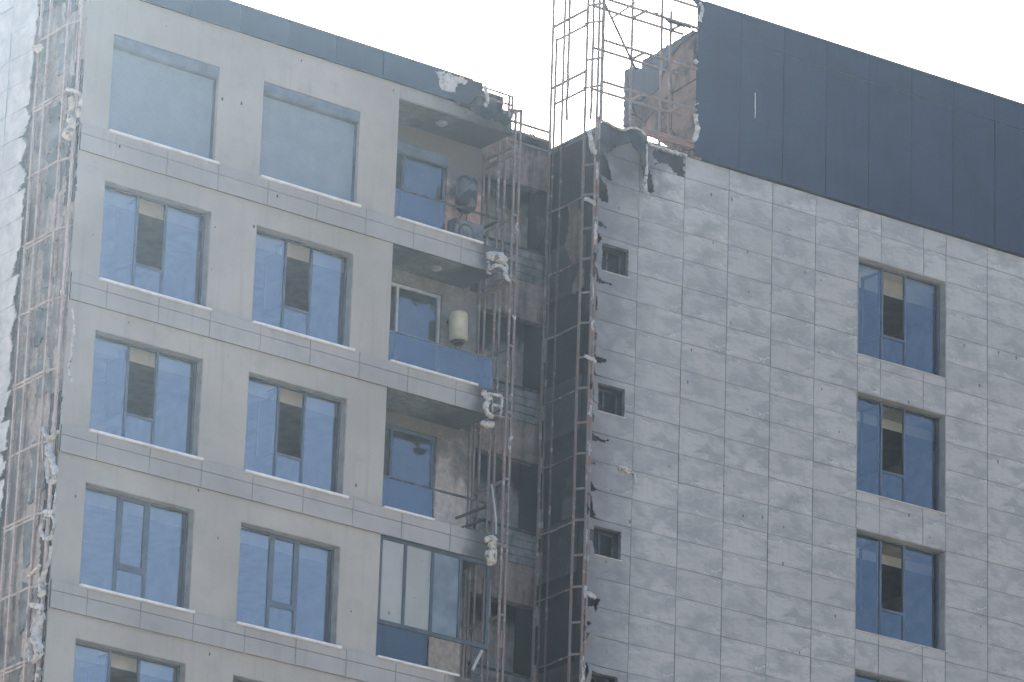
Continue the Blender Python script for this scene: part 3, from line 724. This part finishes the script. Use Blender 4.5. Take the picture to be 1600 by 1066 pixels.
for j in range(3):
    MB().box(.42, US+.0, -.05+.0*j, .05, 42.66+j*.055, 42.70+j*.055).build('red_channel', 'red_steel', B)
blob([(pB(x, y, -.05), .03) for x, y in ((1012, 223), (1025, 229), (1040, 233), (1055, 238), (1074, 243))], 8, 5, .6, 9).build('foam_edge', 'melted_foam', B, True)
# charred flap hanging over the corner, its pale torn hem
fl = px2([(934, 200), (940, 191), (948, 189), (958, 196), (972, 203), (985, 199), (998, 201), (1010, 212), (1012, 240), (1012, 262), (1008, 300), (1004, 262), (1000, 240), (985, 222), (965, 226), (945, 242), (934, 246)], -.06)
sheet(lambda a, b, c: (a, -.06+c, b), -.95, .75, 41.0, 42.85, .035, lambda u, z: inpoly(u+.02*nz(u*12, z*12), z+.02*nz(z*12, u*12, 5), fl), .012, lambda u, z: -.12*max(0, (u-.2))*(.7+nz(z*3, 1))-.04*nz(u*4, z*4)).build('charred_flap', 'char_flap', B)
blob([(pB(x, y, -.09), .022) for x, y in ((941, 189), (950, 192), (962, 199), (975, 203), (988, 200), (1000, 203), (1010, 213))], 7, 4, .7, 5).build('flap_hem', 'melted_foam', B, True)
blob([(pB(x, y, -.14), r) for x, y, r in ((1011, 225, .02), (1011, 255, .018), (1010, 275, .03), (1007, 290, .045), (1009, 300, .04), (1013, 308, .03))], 7, 4, .6, 8).build('hanging_strip', 'melted_foam', B, True)
# pale lining torn open on the burnt side face
for j, pts in enumerate(([(888, 322), (903, 312), (908, 350), (907, 405), (893, 410), (883, 385), (889, 352)], [(903, 425), (912, 420), (911, 445), (904, 452), (897, 460), (893, 450)], [(880, 760), (896, 735), (895, 812), (878, 812)])):
    pl = [(p.y, p.z) for p in (pBX(x, y, ULEFT+.06) for x, y in pts)]
    ys = [p[0] for p in pl]; zs_ = [p[1] for p in pl]
    sheet(lambda a, b, c: (ULEFT+.055+c, a, b), min(ys), max(ys), min(zs_), max(zs_), .04, lambda v, z: inpoly(v+.05*nz(v*7, z*7), z+.05*nz(z*7, v*7, 2), pl), .015).build('torn_lining', 'notch_beam' if j < 2 else 'char_board', B)
# foam spread on the stone face below the third small window
blob([(pB(x, y, -.03), r) for x, y, r in ((966, 730, .05), (973, 733, .06), (981, 736, .05), (988, 739, .035), (992, 745, .02), (993, 758, .015))], 8, 4, .7, 4).build('foam_spatter', 'melted_foam', B, True)
blob([(pB(x, y, -.02), .014) for x, y in ((957, 716), (962, 724), (967, 730))], 6, 3, .4, 6).build('foam_spatter', 'melted_foam', B, True)

# ------------------------------------------------------------------ burnt steel frames
def member(parent, name, a, b, r, mat): return MB().tube(a, b, r*1.32, 4 if r > .02 else 6).build(name, mat, parent)
# side frame at the near corner of the rendered block
FS = thing('cladding_frame', 'rusty pinkish steel cladding frame exposed on the burnt strip beside white tiles', 'steel frame', (0, 0, 0))
for y, x, z1, r in ((1.66, -.10, 43.3, .026), (1.50, .04, 43.3, .022), (1.30, -.10, 43.3, .028), (.57, -.10, 43.3, .028), (.40, .03, 43.3, .022), (.20, -.03, 42.3, .024), (.08, -.08, 42.0, .022)):
    member(FS, 'post', (x, y, 24), (x+.01*nz(y*9), y+.03*nz(y*7, 3), z1), r, 'rusty_steel')
for j in range(12):
    z = 41.61-1.5*j+.02*nz(j*3.1)
    member(FS, 'rail', (-.10, 1.74, z-.02), (-.10, .55, z+.01), .022, 'rusty_steel')
    if j % 2 == 1: member(FS, 'rail', (-.10, 1.72, z-.10), (-.10, .58, z-.06), .018, 'rusty_steel')
    member(FS, 'rail', (-.10, .57, z), (.0, .03, z-.02), .022, 'rusty_steel')
# frame round the burnt balcony end
FA = thing('cladding_frame', 'burnt steel ladder frame standing at the open ends of the balconies', 'steel frame', (0, 0, 0))
for (x, y, zt_, zb_) in ((10.93, .0, 42.62, 24), (11.06, .0, 42.62, 24), (10.93, .55, 41.9, 39.40), (11.08, .55, 42.3, 39.40), (10.95, 1.12, 41.9, 24), (11.08, 1.10, 41.9, 24)):
    lean = .03*nz(x*7, y*5)
    if y == .55:
        for kk in range(5):
            member(FA, 'post', (x+.03*nz(kk, x*3), y, 39.36-FL*kk), (x+.05*nz(kk*2, x*5), y+.05*nz(kk, 4), (41.75 if kk else 42.35)-FL*kk), .024, 'burnt_steel')
    else: member(FA, 'post', (x, y, zb_), (x+lean, y, zt_), .026, 'burnt_steel')
member(FA, 'post', (10.83, 1.10, 24), (10.84, 1.12, 36.0), .02, 'burnt_steel')
for j in range(9):
    z = 41.66-1.49*j
    member(FA, 'rail', (10.98, 1.13, z-.06), (11.0, -.04, z), .04 if j % 2 == 0 else .028, 'burnt_steel')
    if j % 2 == 0: member(FA, 'rail', (10.92, 1.12, z+.08), (10.94, -.02, z+.10), .022, 'burnt_steel')
    member(FA, 'rail', (10.91, -.01, z), (11.08, -.01, z+.01), .025, 'burnt_steel')
for zz in (39.15, 38.75, 35.98, 35.55, 32.75): member(FA, 'rail', (10.57, .0, zz), (11.06, .0, zz+.02), .02, 'burnt_steel')
for zz in (42.87, 42.66): member(FA, 'rail', (9.9, -.03, zz), (10.80, -.03, zz), .02, 'burnt_steel')
member(FA, 'rail', (10.72, -.03, 42.55), (11.06, -.03, 42.62), .02, 'burnt_steel')
for x in (10.70, 10.79): member(FA, 'post', (x, -.04, 42.36), (x, -.04, 42.86), .022, 'burnt_steel')
member(FA, 'rail', (10.93, .0, 42.60), (10.80, .55, 42.62), .022, 'burnt_steel'); member(FA, 'rail', (11.06, .0, 42.62), (10.92, .6, 42.62), .022, 'burnt_steel')
# long rails over the recess
for zz, x0 in ((42.90, 11.55), (42.67, 11.55), (42.44, 11.2)): member(FA, 'rail', (x0, 1.13, zz), (12.72, 1.13, zz+.01), .024, 'burnt_steel')
# frame round the burnt corner of the stone block, running up past the roof
FB = thing('cladding_frame', 'tall burnt steel frame rising above the roof at the stone block corner', 'steel frame', B0, DB)
posts = [(-1.0, 1.53, 46.6, 24), (-1.0, 1.38, 45.0, 24), (-1.0, 1.09, 46.6, 24), (-1.0, .91, 46.6, 42.9), (-1.0, .22, 46.6, 24), (-1.05, -.07, 46.6, 42.6), (-.92, -.10, 46.0, 24), (-.86, -.12, 42.7, 24)]
for (u, v, zt_, zb_) in posts:
    dim = v in (1.09, 1.38); zs_ = [zb_+(zt_-zb_)*i/9 for i in range(10)]
    pts = [(u+.025*nz(v*9, i*.8), v+.03*nz(v*5, i*.9, 3), z) for i, z in enumerate(zs_)]
    if not dim: MB().path(pts, .032, 4).build('post', 'burnt_steel', FB)
    else:
        MB().path([p for p in pts if p[2] < 42.6]+[(u, v, 42.6)], .024, 4).build('post', 'sooted_steel', FB); MB().path([(u, v, 42.6), (u, v, zt_)], .030, 4).build('post', 'burnt_steel', FB)
MB().tube((-.81, -.10, 42.6), (-.80, -.10, 46.6), .045, 6).build('corner_post', 'burnt_steel', FB)
for j in range(-2, 9):
    z = 42.37-1.475*j
    MB().path([(-1.0, 1.5, z), (-1.0, .95, z-(.0 if j < 1 else .03)), (-1.0, .55, z-(.0 if j < 1 else .05)*abs(nz(j*1.7))), (-1.0, .22, z)], .034 if j < 1 else .021, 4).build('rail', 'burnt_steel' if j < 2 or j % 3 == 0 else 'sooted_steel', FB)
    if j >= 0:
        member(FB, 'rail', (-1.0, .22, z+.03), (-.86, -.12, z-.0), .024, 'burnt_steel')
        member(FB, 'rail', (-1.0, .22, z-.75), (-.86, -.12, z-.78), .022, 'burnt_steel')
for z in (43.42, 44.95):
    member(FB, 'rail', (-1.0, .91, z), (-1.0, .20, z), .022, 'burnt_steel'); member(FB, 'rail', (-1.0, .91, z), (-.99, 1.38, z+.02), .022, 'burnt_steel')
    member(FB, 'rail', (-1.05, .25, z+.02), (-.82, -.12, z+.02), .02, 'burnt_steel')
for z in (44.1, 45.4, 46.0): member(FB, 'rail', (-1.0, .22, z), (-.82, -.10, z-.0), .022, 'burnt_steel')
# crown over the corner terrace: two layers of rails tied by short struts
for z in (43.55, 44.53, 45.52, 46.02):
    x0 = .55 if z > 46 else -.78
    member(FB, 'rail', (x0, -.10, z), (1.78, -.10, z), .025, 'burnt_steel')
    if z < 46: member(FB, 'rail', (-.75, .38, z), (1.72, .38, z), .025, 'burnt_steel')
for u in (.33, 1.39):
    for z in (43.56, 44.54, 45.53): member(FB, 'strut', (u, .38, z), (u+.02, -.12, z+.01), .025, 'burnt_steel')
for u, v, a, b_ in ((.34, .40, 42.6, 46.6), (1.15, .40, 42.6, 46.6), (1.40, .40, 42.9, 46.0)): member(FB, 'post', (u, v, a), (u, v, b_), .024, 'burnt_steel')
member(FB, 'brace', (-.74, -.05, 45.42), tuple(pB(994, 110, .30)), .022, 'dark_steel')
member(FB, 'brace', tuple(pB(957, 28, .1)), tuple(pB(993, 4, -.05)), .022, 'burnt_steel')
# rag of charred skin still hung on the crown
rg = px2([(1018, 20), (1024, 19), (1040, 26), (1055, 33), (1075, 37), (1090, 42), (1100, 50), (1090, 46), (1068, 42), (1048, 36), (1030, 26), (1020, 23)], -.12)
sheet(lambda a, b, c: (a, -.12+c, b), .3, 2.3, 45.2, 46.2, .025, lambda u, z: inpoly(u, z+.02*nz(u*9, z*9), rg), .02).build('charred_rag', 'char_board', FB)

# charred end of the front wall along the burnt strip
for i, (z0, z1, mt) in enumerate(((24.0, 28.4, 'char_flap'), (28.4, 31.4, 'char_flap'), (31.4, 33.6, 'char_board'), (33.6, 37.4, 'burnt_wall'), (37.6, 40.7, 'char_board'))):
    sheet(lambda a, b, c: (-.030+c, a, b), -.02, .50, z0+.01, z1-.01, .05, lambda y, z: y > .03+.05*nz(z*2.2, 5.1)+.03*nz(z*9, 2) and y < .40+.12*nz(z*1.7, 8.3, i), .02, lambda a, b: .02*nz(a*5, b*3)).build('charred_edge', mt, A)
# crusts of melted foam and soot clinging to the frames; board scraps left on the burnt strip
def crust(parent, x, y, z0, z1, r, seed, mat='melted_foam'):
    n = max(3, int((z1-z0)/.12)); pts = [(Vector((x+.03*nz(i*.9, seed), y+.02*nz(i*.8, seed, 4), z0+(z1-z0)*i/n)), r*(.6+.8*abs(nz(i*1.3, seed, 9)))) for i in range(n+1)]
    return blob(pts, 8, 3, .55, seed).build('crust', mat, parent, True)
for i in range(14):
    z = 42.4-.93*i+random.uniform(-.3, .3); crust(FB, -.88, -.12, z-random.uniform(.25, .7), z, random.uniform(.03, .055), i*3.1, 'melted_foam' if i % 3 else 'char_flap')
for i in range(7): z = 37.8-1.2*i+random.uniform(-.3, .3); crust(FB, -1.0, 1.45, z-random.uniform(.3, .8), z, .045, i*5.3+2, 'burnt_steel')
for i in range(9): z = 41.5-1.3*i+random.uniform(-.4, .4); crust(FA, 11.0+.06*(i % 2), .0, z-random.uniform(.1, .4), z, .04, i*2.7+1, 'melted_foam' if i % 2 else 'burnt_steel')
for i in range(16):
    z = 42.8-.95*i+random.uniform(-.3, .3); crust(FS, (-.06, .0, -.06)[i % 3], (.52, .25, 1.45)[i % 3], z-random.uniform(.3, .8), z, random.uniform(.03, .06), i*4.1+7, ('rusty_steel', 'melted_foam', 'burnt_steel')[i % 3])
for i in range(11):
    zc = 42.6-1.45*i+random.uniform(-.3, .3); yc = random.uniform(.75, 1.25); hw = random.uniform(.2, .38); hh = random.uniform(.4, .75); sd_ = i*6.7
    sheet(lambda a, b, c: (.06+c, a, b), yc-hw, yc+hw, zc-hh, zc+hh, .05, lambda y, z: abs(y-yc) < hw*(.75+.4*nz(z*2.5, sd_)) and abs(z-zc) < hh*(.8+.35*nz(y*4, sd_, 3)), .025, lambda a, b: -.03*nz(a*3, b*3, sd_)).build('board_remnant', 'board_scrap', side)

# ------------------------------------------------------------------ melted remains
def lump(pts, label, mat='melted_foam', group='lumps of melted cladding', extra=(), close=False, amp=.45, n=10):
    P = [Vector(p) for p, r in pts]; base = min(P, key=lambda q: q.z)
    t = thing('melted_cladding', label, 'melted cladding', base, 0, group)
    def sh(l): return [(Vector(p)-base, r) for p, r in l]
    blob(sh(pts), n, 6, amp, random.random()*50, close).build('lump', mat, t, True)
    for e in extra: blob(sh(e), 8, 5, amp, random.random()*50).build('strand', mat, t, True)
    return t
def LX(l, x=-.16): return [(pX(a, b, x), r) for a, b, r in l]
def LA(l, y=-.08): return [(pA(a, b, y), r) for a, b, r in l]
lump(LX([(54, 74, .05), (60, 76, .09), (66, 75, .06)]), 'small cream blob hung on the frame near the top left', 'cream_foam')
lump(LX([(111, 152, .05), (112, 165, .07), (109, 180, .055), (112, 195, .085), (107, 212, .11), (105, 219, .06)]), 'long cream melted drip beside the left shuttered window', 'cream_foam', extra=[LX([(103, 138, .03), (114, 143, .04), (126, 148, .035), (125, 165, .035), (122, 184, .03)])])
lump(LX([(113, 482, .015), (116, 510, .02), (114, 535, .035), (111, 560, .03), (107, 577, .02), (113, 598, .03)], -.06), 'thin black and white peeling strip left of the second row windows')
lump(LX([(78, 690, .05), (76, 703, .07), (82, 720, .06), (86, 738, .05), (84, 752, .045), (77, 752, .045), (74, 738, .04), (74, 715, .05)]), 'white melted loop hanging between the third and fourth floor bands', extra=[LX([(67, 667, .03), (72, 680, .05), (80, 684, .05), (92, 673, .03)]), LX([(66, 680, .012), (66, 720, .012)])], close=False)
lump(LX([(66, 835, .04), (63, 828, .03), (70, 810, .04), (80, 806, .03), (85, 820, .03), (80, 838, .04), (72, 843, .05)]), 'white melted ring with a dark hole left of the closed window', close=True, extra=[LX([(68, 800, .04), (78, 800, .05), (84, 798, .03), (86, 780, .02), (88, 768, .02)])])
lump(LX([(80, 853, .03), (77, 875, .03), (70, 895, .045), (64, 908, .05), (66, 926, .08), (62, 931, .05)]), 'grey white curled strands below the melted ring', extra=[LX([(63, 882, .03), (54, 893, .04), (43, 902, .03)])])
lump(LX([(46, 943, .03), (58, 947, .06), (66, 950, .04), (62, 965, .09), (56, 985, .10), (58, 1005, .09), (60, 1022, .08), (52, 1032, .05), (46, 1022, .05), (47, 1000, .03)]), 'large white melted sheet at the bottom left corner', extra=[LX([(42, 950, .015), (42, 1030, .015)])])
lump(LX([(62, 1043, .03), (60, 1055, .06), (57, 1072, .04)]), 'white melted tip at the bottom edge of the picture')
lump(LA([(760, 398, .06), (770, 400, .09), (782, 403, .10), (790, 410, .07)]), 'pale cracked melted mass on the top balcony slab end', extra=[LA([(762, 408, .03), (764, 420, .035), (775, 415, .04), (788, 420, .04), (791, 432, .03), (797, 440, .03)]), LA([(785, 406, .03), (792, 418, .03), (788, 430, .03), (793, 437, .03)]), LA([(765, 412, .02), (762, 425, .03), (768, 428, .02)])])
lump(LA([(753, 613, .05), (760, 618, .08), (763, 626, .07), (758, 636, .06), (762, 645, .05), (771, 652, .04)]), 'white melted knot on the second balcony slab end', extra=[LA([(763, 615, .03), (775, 618, .03), (784, 620, .025), (783, 640, .025), (782, 650, .02)]), LA([(768, 632, .025), (783, 636, .025)]), LA([(768, 622, .02), (770, 645, .02)])])
lump(LA([(757, 845, .05), (765, 842, .07), (774, 843, .04), (767, 850, .07), (770, 860, .06), (764, 868, .09), (768, 877, .09), (774, 880, .04)]), 'curled cream melted foam on the third balcony slab end', extra=[LA([(773, 845, .02), (775, 862, .02), (774, 879, .02)])], mat='cream_foam')
lump(LA([(752, 660, .05), (762, 664, .08), (772, 662, .05)], .02), 'sooty beige crust under the second balcony slab end')
lump([(Vector(B0)+BU*p.x+BV*p.y+Vector((0, 0, p.z)), r) for p, r in ((pB(921, 202, -.16), .03), (pB(926, 233, -.16), .06), (pB(932, 238, -.16), .045))], 'pale sagging foam roll between posts at the stone block corner')
for y0, lab in ((313, 'foam roll on the corner frame above the topmost small window'), (559, 'white foam crust on the corner frame above the second small window'), (928, 'white foam scrap on the corner frame below the third small window')):
    lump([(Vector(B0)+BU*p.x+BV*p.y+Vector((0, 0, p.z)), r) for p, r in ((pB(913, y0-3, -.16), .04), (pB(920, y0, -.17), .05), (pB(927, y0+3, -.16), .04), (pB(930, y0+8, -.16), .03))], lab)

# ------------------------------------------------------------------ balcony things
def heater(x, y, z0, h, r, label, mat, tilt=0):
    t = thing('water_heater', label, 'water heater', (x, y, z0)); t.rotation_euler = (0, tilt, 0)
    m = MB(); prof = [(0, 0), (.55, .0), (.85, .02), (.97, .06), (1, .12), (1, .88), (.97, .94), (.85, .98), (.55, 1), (0, 1)]; n = 20
    for rr, zz in prof:
        for k in range(n): m.v.append((r*max(rr, .001)*cos(2*pi*k/n)*(1+.03*nz(zz*4, k*.7, x)), r*max(rr, .001)*sin(2*pi*k/n), zz*h))
    for i in range(len(prof)-1):
        for k in range(n): m.face([i*n+k, i*n+(k+1) % n, (i+1)*n+(k+1) % n, (i+1)*n+k])
    m.build('tank', mat, t, True)
    bc = MB()
    for k in range(16):
        t0, t1 = 2*pi*k/16, 2*pi*(k+1)/16; bc.quad((r*.9*cos(t0), r*.9*sin(t0), .03), (r*.9*cos(t1), r*.9*sin(t1), .03), (r*.6*cos(t1), r*.6*sin(t1), -.05), (r*.6*cos(t0), r*.6*sin(t0), -.05)); bc.quad((r*.6*cos(t0), r*.6*sin(t0), -.05), (r*.6*cos(t1), r*.6*sin(t1), -.05), (0, 0, -.05), (0, 0, -.05001))
    bc.build('base_cap', 'dark_steel', t)
    MB().box(-.10, .10, r*.8, BACK-y-.002, h*.72, h*.78).build('bracket', 'dark_steel', t)
    for s in (-.07, .07): MB().path([(s, 0, .01), (s, .02, -.16), (s*1.8, .10, -.34)], .012).build('pipe', 'dark_steel', t)
    return t
heater(10.29, .86, 40.38, .74, .235, 'burnt blackened water heater tank on the top balcony wall', 'heater_burnt', .06)
heater(10.24, .86, 37.34, .66, .205, 'cream white cylindrical water heater on the second balcony wall', 'heater_white', -.04)
t = thing('air_conditioner', 'burnt dark box unit on the top balcony floor under the tank', 'box unit', (10.15, .62, 39.252))
MB().box(-.38, .38, -.15, .15, .03, .70, .02).build('casing', 'ac_case', t)
mm = MB()
for i in range(18):
    a0, a1 = 2*pi*i/18, 2*pi*(i+1)/18
    mm.quad((-.1+.22*cos(a0), -.156, .40+.22*sin(a0)), (-.1+.22*cos(a1), -.156, .40+.22*sin(a1)), (-.1+.17*cos(a1), -.17, .40+.17*sin(a1)), (-.1+.17*cos(a0), -.17, .40+.17*sin(a0)))
mm.build('fan_ring', 'dark_steel', t); MB().box(-.36, -.30, -.12, .12, 0, .03).build('foot', 'dark_steel', t); MB().box(.30, .36, -.12, .12, 0, .03).build('foot', 'dark_steel', t)
t = thing('pipe_stub', 'short burnt pipes and valve under the blackened tank', 'pipes', (10.17, BACK-.03, 39.75))
MB().path([(-.08, 0, .28), (-.07, -.02, .05), (.06, -.03, 0), (.09, -.02, .14), (-.02, 0, .2)], .014).build('pipe', 'dark_steel', t); MB().tube((.0, -.05, .03), (.08, -.05, .05), .03, 8).build('valve', 'dark_steel', t)
t = thing('loose_strip', 'pale bent strip hanging from the third balcony frame', 'strip', pA(775, 835, .1))
MB().path([pA(768, 757, .1)-t.location, pA(772, 785, .08)-t.location, pA(775, 812, .06)-t.location, (0, 0, 0)], .022).build('strip', 'pvc', t)
t = thing('loose_strip', 'white broken strip dangling below the glazed balcony corner', 'strip', pA(738, 1047, .0))
MB().path([pA(753, 1017, .0)-t.location, (0, 0, 0)], .035).build('strip', 'pvc', t)
t = thing('loose_board', 'charred board tip hanging on the recess wall', 'board', pA(841, 388, NY-.08))
bd = [(p.x, p.z) for p in (pA(x, y, NY-.08) for x, y in ((840, 337), (853, 342), (850, 362), (843, 386), (840, 389), (842, 365)))]
L0 = t.location.copy()
sheet(lambda a, b, c: (a-L0.x, NY-.08+c-L0.y, b-L0.z), min(q[0] for q in bd), max(q[0] for q in bd), min(q[1] for q in bd), max(q[1] for q in bd), .03, lambda x, z: inpoly(x, z, bd), .02).build('board', 'char_board', t)

# ------------------------------------------------------------------ haze
hz = MB().box(-340, 340, -340, 340, -1, 50).build('haze', [])
hm = bpy.data.materials.new('haze_air'); hm.use_nodes = True; MATS['haze_air'] = hm; ht = hm.node_tree
for nd in list(ht.nodes):
    if nd.type == 'BSDF_PRINCIPLED': ht.nodes.remove(nd)
pv = ht.nodes.new('ShaderNodeVolumePrincipled'); pv.inputs['Color'].default_value = (.58, .79, 1.0, 1); pv.inputs['Density'].default_value = .00018; pv.inputs['Anisotropy'].default_value = .89
ht.links.new(pv.outputs[0], ht.nodes['Material Output'].inputs['Volume'])
hz.data.materials.append(hm)
tag(hz, 'thin pale haze filling the air', 'haze', kind='stuff')
